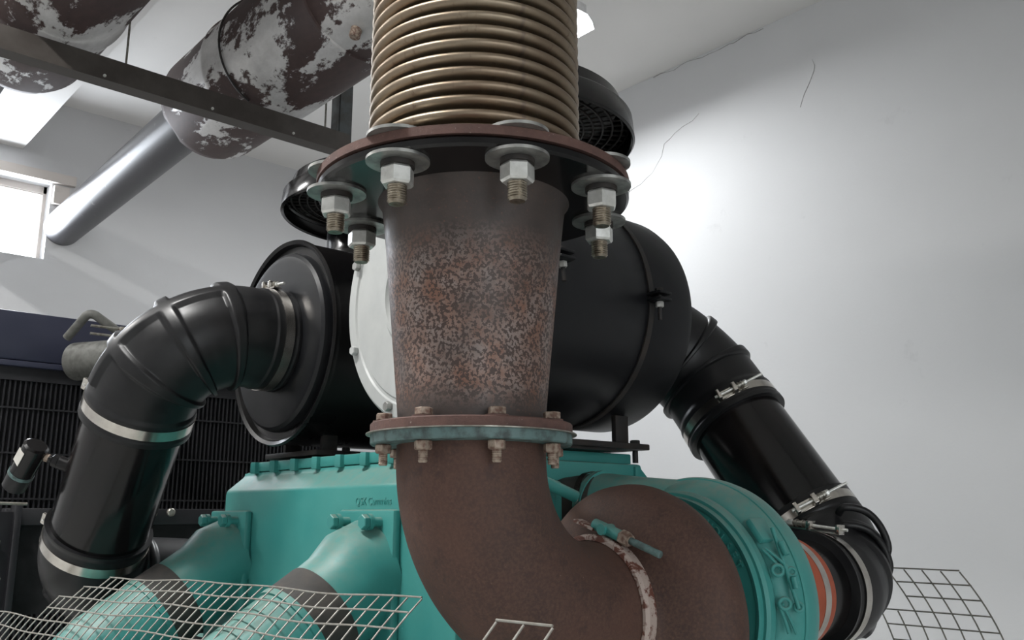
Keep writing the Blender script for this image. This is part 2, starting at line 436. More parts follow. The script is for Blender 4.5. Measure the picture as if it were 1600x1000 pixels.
sm_bolt = local(G().lathe([(-.044, 0), (-.044, .0048)] + thread_prof(-.043, -.016, .006, .0025) + [(.0, .006), (.013, .006)], (0, 0, 0), (0, 0, 1), 16).hexp((0, 0, .013), (0, 0, .0225), .0195), 'bolt', 30)
sm_nut = local(G().hexp((0, 0, 0), (0, 0, .0115), .0195), 'nut', 30)
sm_washer = ring_mesh(.0145, .006, .002, 'washer')

# ------------------------------------------------------------------ exhaust stack
PX, PY = .7605, .9306
tocam = math.atan2(-PY, -PX)                        # direction of the camera seen from the stack
ZF = 2.022                                          # underside of the upper black flange
bel = root('exhaust_bellows', (PX, PY, ZF + .0135), 'ribbed bronze steel exhaust bellows rising from the big bolted flange', 'bellows')
pit = .0196; zb = ZF + .026; prof = []; NC = 34
prof.append((zb - .004, .139)); prof.append((zb, .139))
for k in range(NC):
    z = zb + k * pit
    for q in range(11):
        t = PI * q / 10
        prof.append((z + .0074 - .0074 * math.cos(t) + .0006, .1385 + .0105 * math.sin(t)))
    prof.append((z + .0158, .131)); prof.append((z + .0175, .129)); prof.append((z + .0192, .131))
ztop = zb + NC * pit
prof += [(ztop + .002, .139), (ztop + .03, .139)]
part('corrugated_tube', G().lathe(prof, (PX, PY, 0), (0, 0, 1), 128), M['bronze'], bel, 50)
part('flange', G().pipe((PX, PY, ZF + .0145), (PX, PY, ZF + .026), .2165, .137, 128), M['flange_rust'], bel, label='rusty brown flange plate')
part('top_flange', G().pipe((PX, PY, ztop + .03), (PX, PY, ztop + .042), .2165, .125, 96), M['flange_rust'], bel)

ris = root('exhaust_riser', (PX, PY, 1.70), 'rust-speckled tapered steel exhaust riser between the two bolted flanges', 'pipe')
def zfront(v):  # height of the stack's front generatrix on an image row (used once for the lower joint)
    return v
ZL = 1.7035
part('cone_body', G().lathe([(ZL + .012, .0975), (1.76, .1015), (1.95, .1195), (1.995, .1245), (2.014, .127), (ZF, .133), (ZF + .005, .134), (ZF + .005, .12), (ZL + .012, .09)], (PX, PY, 0), (0, 0, 1), 96, loop=True), M['riser'], ris, 40)
part('upper_flange', G().lathe([(ZF, .12), (ZF, .212), (ZF + .003, .2155), (ZF + .010, .2155), (ZF + .0135, .212), (ZF + .0135, .12)], (PX, PY, 0), (0, 0, 1), 128, loop=True), M['gloss_black'], ris, 25, label='glossy black flange plate')
part('lower_flange', G().lathe([(ZL, .09), (ZL, .1335), (ZL + .0115, .1335), (ZL + .013, .132), (ZL + .013, .09)], (PX, PY, 0), (0, 0, 1), 96, loop=True), M['flange_rust'], ris, 25, label='rusty lower flange')
for k in range(8):
    a = math.radians(22.5 + 45 * k) + math.radians(-1.0)
    p = V((PX + .19 * math.cos(a), PY + .19 * math.sin(a), ZF)); tw = Matrix.Rotation(a + random.uniform(-.5, .5), 4, 'Z')
    T = Matrix.Translation(p)
    lab = inst('bolt', big_bolt, M['thread'], ris, T @ Matrix.Translation((0, 0, .006)) @ Matrix.Translation((0, 0, .0)))
    inst('washer', big_washer, M['washer_steel'], lab, T @ Matrix.Translation((0, 0, -.0042)))
    inst('washer', big_washer, M['washer_steel'], lab, T @ Matrix.Translation((0, 0, .0262)))
    inst('spring_washer', big_spring, M['dark_iron'], lab, T @ Matrix.Translation((0, 0, -.0104)))
    inst('nut', big_nut, M['zinc'], lab, T @ Matrix.Translation((0, 0, -.0336)) @ tw)
    # flat round head shown on top of the upper washer
    inst('head', local(G().lathe([(0, 0), (0, .021), (.004, .021), (.008, .016), (.010, 0)], (0, 0, 0), (0, 0, 1), 32), 'head') if k == 0 else bpy.data.meshes['head'], M['zinc'], lab, T @ Matrix.Translation((0, 0, .0302)))

# elbow under the riser: down, then across to the turbine
TZ = 1.465
elb = root('exhaust_elbow', (PX, PY, TZ), 'brown rusted exhaust elbow bending from riser to turbocharger', 'pipe')
path = arc((PX, PY, ZL - .012), (PX, PY, TZ), (PX + .226, PY, TZ), .205)
part('elbow_tube', G().sweep(path, .0985, 80, ref=(-1, 0, 0)), M['rust_pipe'], elb)
part('flange', G().lathe([(ZL - .0145, .085), (ZL - .0145, .1315), (ZL - .013, .133), (ZL - .0015, .133), (ZL - .0015, .085)], (PX, PY, 0), (0, 0, 1), 96, loop=True), M['flange_teal'], elb, 25, label='teal painted flange')
part('gasket', G().lathe([(ZL - .0015, .09), (ZL - .0015, .139), (ZL, .139), (ZL, .09)], (PX, PY, 0), (0, 0, 1), 96, loop=True), M['dull_steel'], elb, 25, label='thin steel gasket')
for k in range(8):
    a = tocam + math.radians(15 + 45 * k); p = V((PX + .117 * math.cos(a), PY + .117 * math.sin(a), ZL))
    T = Matrix.Translation(p); R = Matrix.Rotation(random.uniform(0, 1), 4, 'Z')
    b = inst('bolt', sm_bolt, M['old_bolt'], elb, T @ Matrix.Translation((0, 0, .0022)) @ R)
    inst('washer', sm_washer, M['flange_rust'], b, T @ Matrix.Translation((0, 0, .0131)))
    inst('nut', sm_nut, M['old_bolt'], b, T @ Matrix.Translation((0, 0, -.0265)) @ Matrix.Rotation(random.uniform(0, 1), 4, 'Z'))

# pipe above the bellows, over to the silencer (above the frame)
MX, MZ, MR = 1.72, 3.66, .28
up = thing('exhaust_pipe', G().sweep(arc((PX, PY, ztop + .042), (PX, PY, 3.75), (1.30, 1.75, 3.66), .3) , .115, 40), M['tailpipe'],
           'dark exhaust pipe carrying on upward from the top of the bellows', 'pipe')

# ------------------------------------------------------------------ turbocharger of the near bank
def AX(dx, r=0, ph=0): return V((PX + dx, PY + r * math.cos(ph), TZ + r * math.sin(ph)))
XA = V((1, 0, 0))
tur = root('turbocharger', (PX + .4, PY, TZ - .25), 'teal and rust turbocharger between exhaust elbow and orange hose', 'turbocharger')
tc = V((PX, PY, TZ - .012))
part('turbine_housing', G().lathe([(.232, .085), (.232, .102), (.243, .106), (.249, .118), (.257, .142), (.267, .163), (.280, .180), (.297, .191), (.315, .1935), (.335, .188), (.353, .175), (.367, .155), (.375, .13), (.375, .085)], tc, XA, 120, loop=True), M['rust_pipe'], tur, 60, label='rust-brown turbine housing')
part('bearing_ring', G().lathe([(.37, .06), (.37, .110), (.385, .125), (.40, .128), (.405, .06)], AX(0), XA, 96, loop=True), M['teal'], tur, 30)
part('backplate', G().lathe([(.405, .06), (.402, .155), (.398, .159), (.396, .164), (.415, .166), (.415, .06)], AX(0), XA, 120, loop=True), M['teal'], tur, 25)
part('clamp_band', G().lathe([(.408, .160), (.406, .1700), (.412, .1735), (.424, .1735), (.430, .1705), (.430, .160)], AX(0), XA, 120, loop=True), M['teal'], tur, 25)
cp = [(.430, .12), (.430, .168), (.436, .176), (.447, .184), (.462, .1905), (.478, .1945), (.492, .1955), (.507, .1925), (.525, .184), (.545, .169), (.565, .150), (.585, .130), (.603, .112), (.615, .101), (.625, .0955), (.665, .0945), (.665, .085), (.60, .08)]
part('compressor_housing', G().lathe(cp, AX(0), XA, 120, loop=True), M['teal'], tur, 45)
# tangential discharge, running away along the machine
dis = part('discharge_duct', G().sweep([V((PX + .485, PY + .02, TZ + .13)), V((PX + .478, PY + .12, TZ + .135)), V((PX + .47, PY + .20, TZ + .14))], [.062, .066, .07], 40), M['teal'], tur)
part('discharge_bead', G().band((PX + .471, PY + .195, TZ + .14), (0, 1, 0), .068, .012, .006), M['teal'], tur)
# clamp hardware on the near side of the clamp band
ph0 = PI + .52 - PI / 2 - .95
def on(dx, r, ph): return V((PX + dx, PY - r * math.cos(ph), TZ + r * math.sin(ph)))   # ph 0 faces -Y (to the right in view), PI/2 up
def eye(c, R, r, name):
    prof = [(r * math.sin(2 * PI * k / 10), R + r * math.cos(2 * PI * k / 10)) for k in range(10)]
    part(name, G().lathe(prof, c, V((-.75, -.62, .2)), 24, loop=True), M['teal'], tur)
for ph in (.31, .06): eye(on(.428, .187, ph), .0075, .0028, 'clamp_eye'); eye(on(.447, .197, ph - .03), .0055, .0026, 'clamp_eye')
part('clamp_bolt', G().cyl(on(.443, .201, .62), on(.443, .200, .02), .0032, 12).cyl(on(.443, .201, .50), on(.443, .201, .40), .0052, 12).cyl(on(.443, .200, .24), on(.443, .200, .16), .0050, 12), M['teal'], tur)
for p0, p1 in ((.50, .31), (.06, -.16)):
    part('clamp_strap', G().sweep([on(.424 + .01 * k / 8, .179 + .010 * k / 8, p0 + (p1 - p0) * k / 8) for k in range(9)], .0026, 8), M['teal'], tur)
    part('clamp_strap', G().sweep([on(.428 + .018 * k / 8, .182 + .012 * k / 8, p0 + (p1 - p0) * k / 8) for k in range(9)], .0026, 8), M['teal'], tur)
part('casting_boss', G().box(on(.446, .183, .66), (.045, .012, .04), Matrix((XA, V((0, -math.cos(.62), math.sin(.62))), V((0, math.sin(.62), math.cos(.62))))).transposed(), .004), M['teal'], tur)
part('casting_rib', G().lathe([(.470, .186), (.470, .1945), (.474, .1965), (.478, .1965), (.481, .19)], AX(0), XA, 120, loop=True), M['teal'], tur)
# cast lettering round the back plate
def letter(ch, size, depth):
    cu = bpy.data.curves.new('letter', 'FONT'); cu.body = ch; cu.size = size; cu.extrude = depth; cu.align_x = 'CENTER'
    o = bpy.data.objects.new('tmp', cu); sc.collection.objects.link(o); bpy.context.view_layer.update()
    m = bpy.data.meshes.new_from_object(o.evaluated_get(bpy.context.evaluated_depsgraph_get()))
    bpy.data.objects.remove(o); return m
for k, ch in enumerate('HOLSET'):
    ph = .98 - k * .105; rad = V((0, -math.cos(ph), math.sin(ph))); xt = V((0, -math.sin(ph), -math.cos(ph)))
    p = on(.4018, .139, ph)
    Mx = Matrix(((xt.x, rad.x, -1, p.x), (xt.y, rad.y, 0, p.y), (xt.z, rad.z, 0, p.z), (0, 0, 0, 1)))
    if Mx.to_3x3().determinant() < 0: Mx = Mx @ Matrix.Diagonal((-1, 1, 1, 1))
    inst('letter', letter(ch, .018, .0028), M['teal'], tur, Mx)

# V-band joint of elbow and turbine
vb = root('v_band_clamp', (PX + .229, PY, TZ - .1), 'flaking rusty clamp band with teal bolt joining elbow to turbine', 'clamp')
part('band', G().lathe([(.219, .0995), (.219, .1045), (.224, .108), (.238, .108), (.243, .1045), (.243, .0995)], AX(0), XA, 96, loop=True), M['vband'], vb, 25)
def onc(dx, r, ph): return on(dx, r, ph)
q = 1.25; rad = V((0, -math.cos(q), math.sin(q))); tan = V((0, -math.sin(q), -math.cos(q)))
c0 = onc(.231, .117, q)
part('trunnion', G().cyl(c0 - XA * .012 - tan * .012, c0 + XA * .012 - tan * .012, .008, 20).cyl(c0 - tan * .035, c0 + tan * .018, .0085, 20), M['teal'], vb)
part('nut', G().hexp(c0 + tan * .018, c0 + tan * .034, .019).cyl(c0 + tan * .034, c0 + tan * .036, .0085, 20), M['old_bolt'], vb)
part('bolt', G().cyl(c0 + tan * .03, c0 + tan * .092, .0052, 16, bev=.001), M['flange_teal'], vb)
part('loop', G().box(c0 - tan * .05 - rad * .006, (.018, .004, .04), Matrix((XA, rad, tan)).transposed()), M['vband'], vb)

# ------------------------------------------------------------------ generic hose clamp
def hose_clamp(c, ax, R, wd, rdir, label, th=.0013, flip=1, L=.07, mat='stainless', hw=True):
    c = V(c); ax = V(ax).normalized(); rd = V(rdir); rd = (rd - ax * ax.dot(rd)).normalized(); tn = ax.cross(rd) * flip
    r = root('hose_clamp', c, label, 'clamp')
    part('band', G().band(c, ax, R, wd, th, 96), M[mat], r, 25)
    if hw:
        p = c + rd * (R + .010); Rm = Matrix((tn, ax * flip, rd)).transposed()
        part('bridge', G().box(c + rd * (R + .002) + tn * .005, (L * .9, wd * .95, .003), Rm).box(p - tn * L * .38, (.008, wd * 1.15, .017), Rm, .0015).box(p + tn * L * .12, (.010, wd * 1.1, .017), Rm, .0015), M[mat], r)
        part('spring', G().cyl(p + tn * L * .16 + rd * .001, p + tn * L * .42 + rd * .001, .0052, 16).band(p + tn * L * .25 + rd * .001, tn, .005, .003, .002).band(p + tn * L * .36 + rd * .001, tn, .005, .003, .002), M['dull_steel'], r)
        part('bolt', G().cyl(p - tn * L * .5, p + tn * L * 1.02, .0029, 12).hexp(p + tn * L * .42, p + tn * L * .52, .0105), M['zinc'], r)
    return r

# ------------------------------------------------------------------ air cleaners
CR = .236
def ell(sgn, corner, xend, dvec, t_end, tag):
    """rubber elbow from a cleaner outlet (along X) to the sloping pipe"""
    c = V(corner); p0 = V((xend, c.y, c.z)); p1 = c + V(dvec) * t_end
    path = arc(p0, c, p1, .175, step=.0025); tot = sum((b - a).length for a, b in zip(path, path[1:]))
    outer = -((p0 - c).normalized() + (p1 - c).normalized())
    ribs = (tot * .30, tot * .50, tot * .69)
    def rf(s, ph):
        r = .112 if s < tot - .06 else .112 + .004 * min(1, (s - tot + .06) / .01)
        if s < .055: r = .112 + .003
        h = 0
        for q in ribs: h = max(h, max(0, 1 - (abs(s - q) / .0105) ** 10))
        pp = min(ph, 2 * PI - ph)
        if ribs[0] - .01 < s < tot - .07: h = max(h, max(0, 1 - (pp / .15) ** 10))
        if s > tot - .012 or s < .01: r += .002
        return r + .0085 * h
    return G().sweep(path, 0, 112, ref=outer, rf=rf), path, tot
D_R = V((0, -.586, -.810)); D_L = V((0, .586, -.810))

# right cleaner: service cover faces the stack, outlet on the far end
RY, RZ, RX0, RX1 = 1.326, 2.011, .955, 1.478
rc = root('air_cleaner', (1.21, RY, RZ - CR), 'black drum air cleaner with white end cover behind the exhaust riser', 'air cleaner')
part('body', G().lathe([(.012, 0), (.012, CR), (.375, CR), (.381, CR - .003), (.387, CR), (.500, CR), (.515, CR - .004), (.523, CR - .014), (.523, 0)], (RX0, RY, RZ), XA, 128), M['black_paint'], rc)
cov = part('end_cover', G().lathe([(.0, 0), (.0, .088), (-.004, .094), (-.010, .098), (-.010, .106), (-.004, .111), (.0, .118), (.0, .208), (.003, .211), (.003, .217), (.0, .220), (.0, .243), (.004, .248), (.014, .248), (.014, 0)], (RX0, RY, RZ), XA, 128), M['white_cover'], rc, 25, label='white painted round end cover')
for k in range(8):
    a = math.radians(158 + 45 * k); p = V((RX0, RY - .229 * math.cos(a), RZ + .229 * math.sin(a)))
    part('bolt', G().hexp(p, p - XA * .011, .017), M['white_cover'] if k % 2 else M['washer_steel'], cov)
def seam(x, ang, par):
    s = part('retaining_band', G().band((x, RY, RZ), XA, CR - .001, .014, .004, 128), M['dark_iron'], par)
    rad = V((0, -math.cos(ang), math.sin(ang))); tan = V((0, math.sin(ang), math.cos(ang))); Rm = Matrix((XA, rad, tan)).transposed()
    c = V((x + .004, RY, RZ)) + rad * (CR + .018)
    part('lug', G().box(c + tan * .007, (.036, .034, .006), Rm, .002).box(c - tan * .005, (.036, .034, .006), Rm, .002).box(c - rad * .017, (.02, .012, .02), Rm, .002), M['black_paint'], s)
    part('lug_bolt', G().hexp(c + tan * .010, c + tan * .018, .014).cyl(c + tan * .01, c - tan * .045, .004, 12), M['dark_iron'], s)
    part('lug_nut', G().hexp(c - tan * .009, c - tan * .020, .014), M['zinc'], s)
seam(RX0 + .381, .0, rc); seam(RX0 + .118, .12, rc)
part('outlet_neck', G().cyl((RX1 - .01, RY, RZ), (RX1 + .05, RY, RZ), .106, 64), M['black_paint'], rc)

# left cleaner: outlet cap faces this side
LY, LZ, LX0, LX1 = 1.875, 1.990, .976, 1.49
lc = root('air_cleaner', (1.21, LY, LZ - CR), 'black drum air cleaner with ducted round cap beside the ribbed rubber elbow', 'air cleaner')
part('body', G().lathe([(.0, 0), (.0, CR - .012), (-.012, CR - .008), (-.016, CR), (-.010, CR + .003), (.0, CR + .001), (.006, CR - .002), (.47, CR - .002), (.50, CR - .01), (.51, CR - .03), (.51, 0)], (LX0, LY, LZ), XA, 128), M['satin_black'], lc)
part('end_cap', G().lathe([(-.020, 0), (-.021, .108), (-.024, .185), (-.0225, .197), (-.017, .204), (-.006, .2075), (.002, .2075), (.002, 0)], (LX0, LY, LZ), XA, 128), M['black_paint'], lc, 30)
part('outlet_neck', G().cyl((LX0 + .01, LY, LZ), (LX0 - .06, LY, LZ), .106, 64), M['black_paint'], lc)
part('retaining_band', G().band((LX0 + .30, LY, LZ), XA, CR - .003, .014, .004, 128), M['dark_iron'], lc)

# mushroom intake hoods
def hood(x, y, zb0, label, ztop_body):
    z = 2.352; r = root('intake_hood', (x, y, ztop_body), label, 'intake hood')
    part('neck', G().lathe([(ztop_body - .03, .12), (ztop_body - .03, .165), (ztop_body + .005, .160), (ztop_body + .02, .152), (z + .03, .150), (z + .03, .12)], (x, y, 0), (0, 0, 1), 96, loop=True), M['gloss_black'], r)
    part('shell', G().lathe([(z, .262), (z - .004, .266), (z, .270), (z + .042, .266), (z + .050, .258), (z + .052, .252), (z + .080, .243), (z + .100, .20), (z + .108, .12), (z + .110, 0), (z + .104, 0), (z + .102, .12), (z + .095, .195), (z + .076, .236), (z + .046, .250), (z + .03, .260)], (x, y, 0), (0, 0, 1), 128, loop=False), M['gloss_black'], r, 40)
    for k in range(5):
        rr = .165 + .02 * k
        part('guard_ring', G().lathe([(z + .030, rr - .0018), (z + .030, rr + .0018), (z + .034, rr + .0018), (z + .034, rr - .0018)], (x, y, 0), (0, 0, 1), 72, loop=True), M['dark_iron'], r)
    sp = local(G().box((.205, 0, 0), (.11, .003, .003)), 'guard_spoke')
    for k in range(60): inst('guard_spoke', sp, M['dark_iron'], r, Matrix.Translation((x, y, z + .036)) @ Matrix.Rotation(2 * PI * k / 60, 4, 'Z'))
hood(1.245, LY, 0, 'black mushroom air intake hood above the ducted left drum', LZ + CR)
hood(1.165, RY, 0, 'black mushroom air intake hood right behind the bellows', RZ + CR)

# rubber elbows, pipes, boots
CLR = V((1.72, RY, RZ)); CLL = V((.70, LY, LZ))
g, pth, tot = ell(1, CLR, RX1 + .006, D_R, .272, 'r')
thing('intake_elbow', g, M['rubber'], 'black ribbed rubber elbow leaving the far end of the white-covered drum', 'hose', sharp=60)
g, pth2, tot2 = ell(-1, CLL, LX0 - .022, D_L, .232, 'l')
thing('intake_elbow', g, M['rubber'], 'large black ribbed rubber elbow on the cap of the left drum', 'hose', sharp=60)
def duct(c, d, t0, t1, label):
    g = G(); g.lathe([(t0, .09), (t0, .1055), (t1, .1055), (t1, .09)], c, d, 96, loop=True)
    return thing('intake_pipe', g, M['gloss_black'], label, 'pipe')
duct(CLR, D_R, .20, .57, 'glossy black straight intake pipe sloping down to the turbocharger')
duct(CLL, D_L, .20, .60, 'glossy black straight intake pipe with the small restriction indicator')
# lower right boot: from the pipe round into the compressor inlet
cr0 = V((1.725, PY, TZ)); pe = cr0 - D_R * .165
path = arc(pe, cr0, V((PX + .797, PY, TZ)), .13, step=.004); tb = sum((b - a).length for a, b in zip(path, path[1:]))
def rfb(s, ph):
    r = .1085 if s < tb - .07 else .1085 - .005 * min(1, (s - tb + .07) / .03)
    if s < .05: r = .111
    h = 0; pp = min(ph, 2 * PI - ph)
    for q in (tb * .40, tb * .58): h = max(h, max(0, 1 - (abs(s - q) / .010) ** 6) * max(0, 1 - (pp / 1.9) ** 8))
    if tb * .28 < s < tb * .74: h = max(h, max(0, 1 - (pp / .12) ** 6))
    if s > tb - .008: r += .004
    return r + .006 * h
outer = -((pe - cr0).normalized() + (V((-1, 0, 0))))
boot = thing('rubber_boot', G().sweep(path, 0, 112, ref=outer, rf=rfb), M['rubber'], 'black rubber elbow boot feeding the compressor beside the orange hose', 'hose', sharp=60)
# thin breather hoses looped on the boot
def breather(dz, label):
    P = [V((1.665, .918, 1.600)), V((1.662, .902, 1.612)), V((1.690, .876, 1.604)), V((1.716, .862, 1.576)), V((1.728, .856, 1.535)), V((1.718, .868, 1.503))]
    pts = []
    for k in range(len(P) - 1):
        p0, p1, p2, p3 = P[max(k - 1, 0)], P[k], P[k + 1], P[min(k + 2, len(P) - 1)]
        for i in range(8):
            t = i / 8; pts.append(.5 * ((2 * p1) + (p2 - p0) * t + (2 * p0 - 5 * p1 + 4 * p2 - p3) * t * t + (3 * p1 - p0 - 3 * p2 + p3) * t ** 3) + V((-.006, -.009, dz + .003)))
    return thing('breather_hose', G().sweep(pts, .0072, 14), M['rubber'], label, 'hose')
breather(0, 'thin black breather hose looped on the boot, upper of two')
breather(-.034, 'thin black breather hose looped on the boot, lower of two')

# inlet joint: black sleeve, orange silicone coupling
thing('inlet_sleeve', G().pipe(AX(.70), AX(.815), .0905, .08, 80), M['gloss_black'], 'short glossy black inlet sleeve between orange hose and rubber boot', 'pipe')
thing('silicone_coupling', G().lathe([(.645, .086), (.645, .0965), (.655, .0985), (.728, .0985), (.734, .0965), (.734, .086)], AX(0), XA, 96, loop=True), M['orange'], 'orange silicone hose coupling on the compressor inlet', 'hose')

hose_clamp(AX(.704), XA, .0985, .018, (0, -1, 1), 'plain steel band round the orange silicone coupling', hw=False)
hose_clamp(AX(.832), XA, .1055, .02, (0, -.12, 1), 'steel T-bolt clamp round the boot mouth beside the orange hose', flip=-1, L=.12)
hose_clamp(CLR + D_R * .533, D_R, .1115, .019, (-.75, -.8, 0), 'steel T-bolt clamp at the lower end of the sloping right pipe', flip=-1, L=.08)
hose_clamp(CLR + D_R * .243, D_R, .1155, .019, (-.75, -.8, 0), 'steel T-bolt clamp at the upper end of the sloping right pipe', flip=-1, L=.075)
hose_clamp((LX0 - .050, LY, LZ), XA, .1155, .021, (0, -.1, 1), 'steel band clamping the ribbed elbow to the left drum cap', L=.06)
hose_clamp(CLL + D_L * .202, D_L, .1160, .023, (-.6, .85, .2), 'shiny steel clamp where the ribbed elbow grips the left pipe', L=.06)
hose_clamp(CLL + D_L * .555, D_L, .1130, .023, (-.55, .85, .2), 'steel clamp on the boot at the foot of the left pipe', L=.07)

# boot at the foot of the left pipe
cl1 = CLL + D_L * .674; ps = CLL + D_L * .515
path = arc(ps, cl1, cl1 + V((.34, 0, -.02)), .12, step=.005); tl = sum((b - a).length for a, b in zip(path, path[1:]))
def rfl(s, ph):
    r = .1125 + (.003 if s < .01 else 0)
    pp = min(ph, 2 * PI - ph)
    h = max([max(0, 1 - (abs(s - q) / .010) ** 6) for q in (tl * .36, tl * .52)] + [max(0, 1 - (pp / .14) ** 6) if tl * .25 < s < tl * .7 else 0])
    return r + .006 * h
thing('rubber_boot', G().sweep(path, 0, 96, ref=-((ps - cl1).normalized() + V((1, 0, 0))), rf=rfl), M['rubber'], 'black rubber boot at the foot of the left intake pipe', 'hose', sharp=60)

# restriction indicator on the left pipe
q0 = CLL + D_L * .395; side = V((-.745, .667, 0)); side = (side - D_L * D_L.dot(side)).normalized()
ri = root('restriction_indicator', q0 + side * .1, 'small black air restriction indicator on a side stub of the left pipe', 'gauge')
a = q0 + side * .098; b = q0 + side * .175
part('stem', G().cyl(a, b, .008, 16).cyl(a, a + side * .03, .015, 20).hexp(a + side * .03, a + side * .045, .024), M['satin_black'], ri)
part('brass_union', G().hexp(a + side * .052, a + side * .062, .016), M['old_bolt'], ri)
tt = (D_L * .985 + side * .18).normalized(); cc = b + side * .012 - tt * .022
part('body', G().lathe([(0, 0), (0, .022), (.004, .027), (.082, .026), (.082, 0)], cc, tt, 40), M['gloss_black'], ri)
part('stripe', G().pipe(cc + tt * .078, cc + tt * .086, .0275, .02, 40), M['flange_teal'], ri, label='pale green stripe')
part('base_cup', G().cyl(cc + tt * .086, cc + tt * .122, .0265, 40, .0255, .002), M['rubber'], ri)
fr = V((-.5, -.75, .2)); fr = (fr - tt * tt.dot(fr)).normalized(); fr = (fr + side * .5).normalized(); fr = (fr - tt * tt.dot(fr)).normalized()
part('sticker', G().box(cc + tt * .034 + fr * .0262, (.024, .034, .0012), Matrix((tt.cross(fr), tt, fr)).transposed()), M['label_white'], ri, label='white sticker')

# ------------------------------------------------------------------ engine
EX0, EX1, EY0, EY1 = .95, 1.47, 1.20, 2.11
mf = root('intake_manifold', ((EX0 + EX1) / 2, (EY0 + EY1) / 2, 1.30), 'teal painted intake manifold box on top of the engine', 'engine part')
bm = bmesh.new()
pr = [(EX0, 1.28), (EX0, 1.655), (EX0 + .045, 1.692), (EX0 + .045, 1.70), (EX1 - .045, 1.70), (EX1 - .045, 1.692), (EX1, 1.655), (EX1, 1.28)]
vs = [[bm.verts.new((x, y, z)) for x, z in pr] for y in (EY0, EY1)]
bm.faces.new(vs[0]); bm.faces.new(vs[1][::-1])
for k in range(len(pr)): bm.faces.new((vs[0][k], vs[1][k], vs[1][(k + 1) % len(pr)], vs[0][(k + 1) % len(pr)]))
bmesh.ops.recalc_face_normals(bm, faces=bm.faces[:])
ends = [e for e in bm.edges if all(abs(q.co.y - EY1) < 1e-4 for q in e.verts) and min(q.co.z for q in e.verts) > 1.27 and not all(abs(q.co.z - 1.28) < 1e-4 for q in e.verts)]
bmesh.ops.bevel(bm, geom=ends, offset=.035, segments=6, affect='EDGES', profile=.5)
oth = [e for e in bm.edges if abs(e.calc_face_angle(0)) > .4 and max(q.co.z for q in e.verts) > 1.5]
bmesh.ops.bevel(bm, geom=oth, offset=.006, segments=2, affect='EDGES', profile=.5)
part('housing', G().addbm(bm), M['teal'], mf); bm.free()
part('lid', G().box(((EX0 + EX1) / 2, (EY0 + EY1) / 2 - .02, 1.711), (EX1 - EX0 - .085, EY1 - EY0 - .10, .022), bev=.003), M['teal'], mf)
for k in range(9):
    y = EY0 + .06 + k * .095
    for x, sx in ((EX0 + .040, -1), (EX1 - .04, 1)):
        part('lid_bolt', G().hexp((x, y, 1.696), (x, y, 1.722), .022), M['teal'], mf)
for sx in (EX0, EX1):
    part('end_bolt', G().hexp((sx + (.07 if sx == EX0 else -.06), EY0, 1.66), (sx + (.07 if sx == EX0 else -.06), EY0 - .014, 1.66), .024), M['teal'], mf)
part('seam_rib', G().box((1.405, EY0 - .002, 1.55), (.012, .008, .29), bev=.002), M['teal'], mf)
# cast relief lettering on the side
tm = letter('QSK Cummins', .020, .0007)
for q in tm.vertices: q.co.x += 0
Mx = Matrix(((0, 0, -1, EX0 - .0005), (-1, 0, 0, 1.45), (0, 1, 0, 1.619), (0, 0, 0, 1)))
inst('cast_lettering', tm, M['teal'], mf, Mx)

# charge-air elbows on the near side
def charge(yc, h0, label_e, label_h, label_t):
    o = V((EX0, yc, 1.497)); d = V((-.85, -.04, -.525)).normalized()
    e = root('charge_elbow', o, label_e, 'pipe')
    part('mount_flange', G().box((EX0 - .009, yc, 1.45), (.018, .185, .32), bev=.006), M['teal'], e)
    part('elbow_tube', G().sweep([o + V((.0, 0, .0)), o + V((-.03, 0, -.008)), o + d * .075, o + d * .16], [.098, .094, .089, .086], 64), M['teal'], e)
    for dy in (-.052, .055):
        p = V((EX0 - .012, yc + dy, 1.588))
        b = part('bolt', G().hexp(p - XA * .034, p - XA * .046, .024).cyl(p, p - XA * .034, .0085, 20).cyl(p - XA * .026, p - XA * .034, .0145, 24), M['teal'], e)
    g = G().sweep([o + d * h0, o + d * (h0 + .066)], .0895, 64)
    thing('charge_hose', g, M['grey_hose'] if False else M['hose_grey'], label_h, 'hose')
    p0 = o + d * (h0 + .055)
    pts = arc(p0, p0 + d * .17, p0 + d * .17 + V((-.06, .03, -.30)), .11, step=.012)
    t = root('charge_pipe', pts[-1], label_t, 'pipe')
    part('tube', G().sweep(pts, .0865, 64), M['teal'], t)
    part('bead', G().band(p0 + d * .012, d, .085, .012, .006), M['teal'], t)
M['hose_grey'] = simple('hose_grey', (.040, .037, .034), .72, 0, (.07, .062, .055), 30, bmp=.2)
charge(1.45, .118, 'teal charge-air elbow bolted to the manifold beside the lettering', 'dark charge hose on the elbow beside the exhaust stack', 'teal charge pipe under the mesh, nearer the exhaust stack')
charge(2.03, .145, 'teal charge-air elbow bolted to the rounded manifold end', 'dark charge hose next to the left intake boot', 'teal charge pipe under the mesh, next to the left boot')

# discharge hose and brace behind the turbine
thing('charge_hose', G().sweep([V((PX + .471, PY + .19, TZ + .14)), V((PX + .45, PY + .29, TZ + .13))], .0715, 48), M['hose_grey'], 'dark charge hose behind the rusty turbine housing', 'hose')
hose_clamp((PX + .465, PY + .215, TZ + .138), (-.3, 1, -.1), .074, .012, (0, 0, 1), 'narrow steel band behind the rusty turbine housing', hw=False)
thing('brace_rod', G().cyl((.93, 1.13, 1.705), (1.11, 1.08, 1.63), .010, 16).cyl((.925, 1.131, 1.695), (.925, 1.131, 1.715), .018, 20), M['teal'], 'slanting teal brace rod between riser flange and turbine', 'rod')
thing('manifold_bracket', G().box((1.06, 1.165, 1.56), (.16, .05, .20), bev=.008).box((1.02, 1.13, 1.56), (.02, .03, .20), bev=.004).box((1.09, 1.13, 1.56), (.02, .03, .20), bev=.004), M['teal'], 'ribbed teal bracket on the manifold end behind the riser', 'bracket')

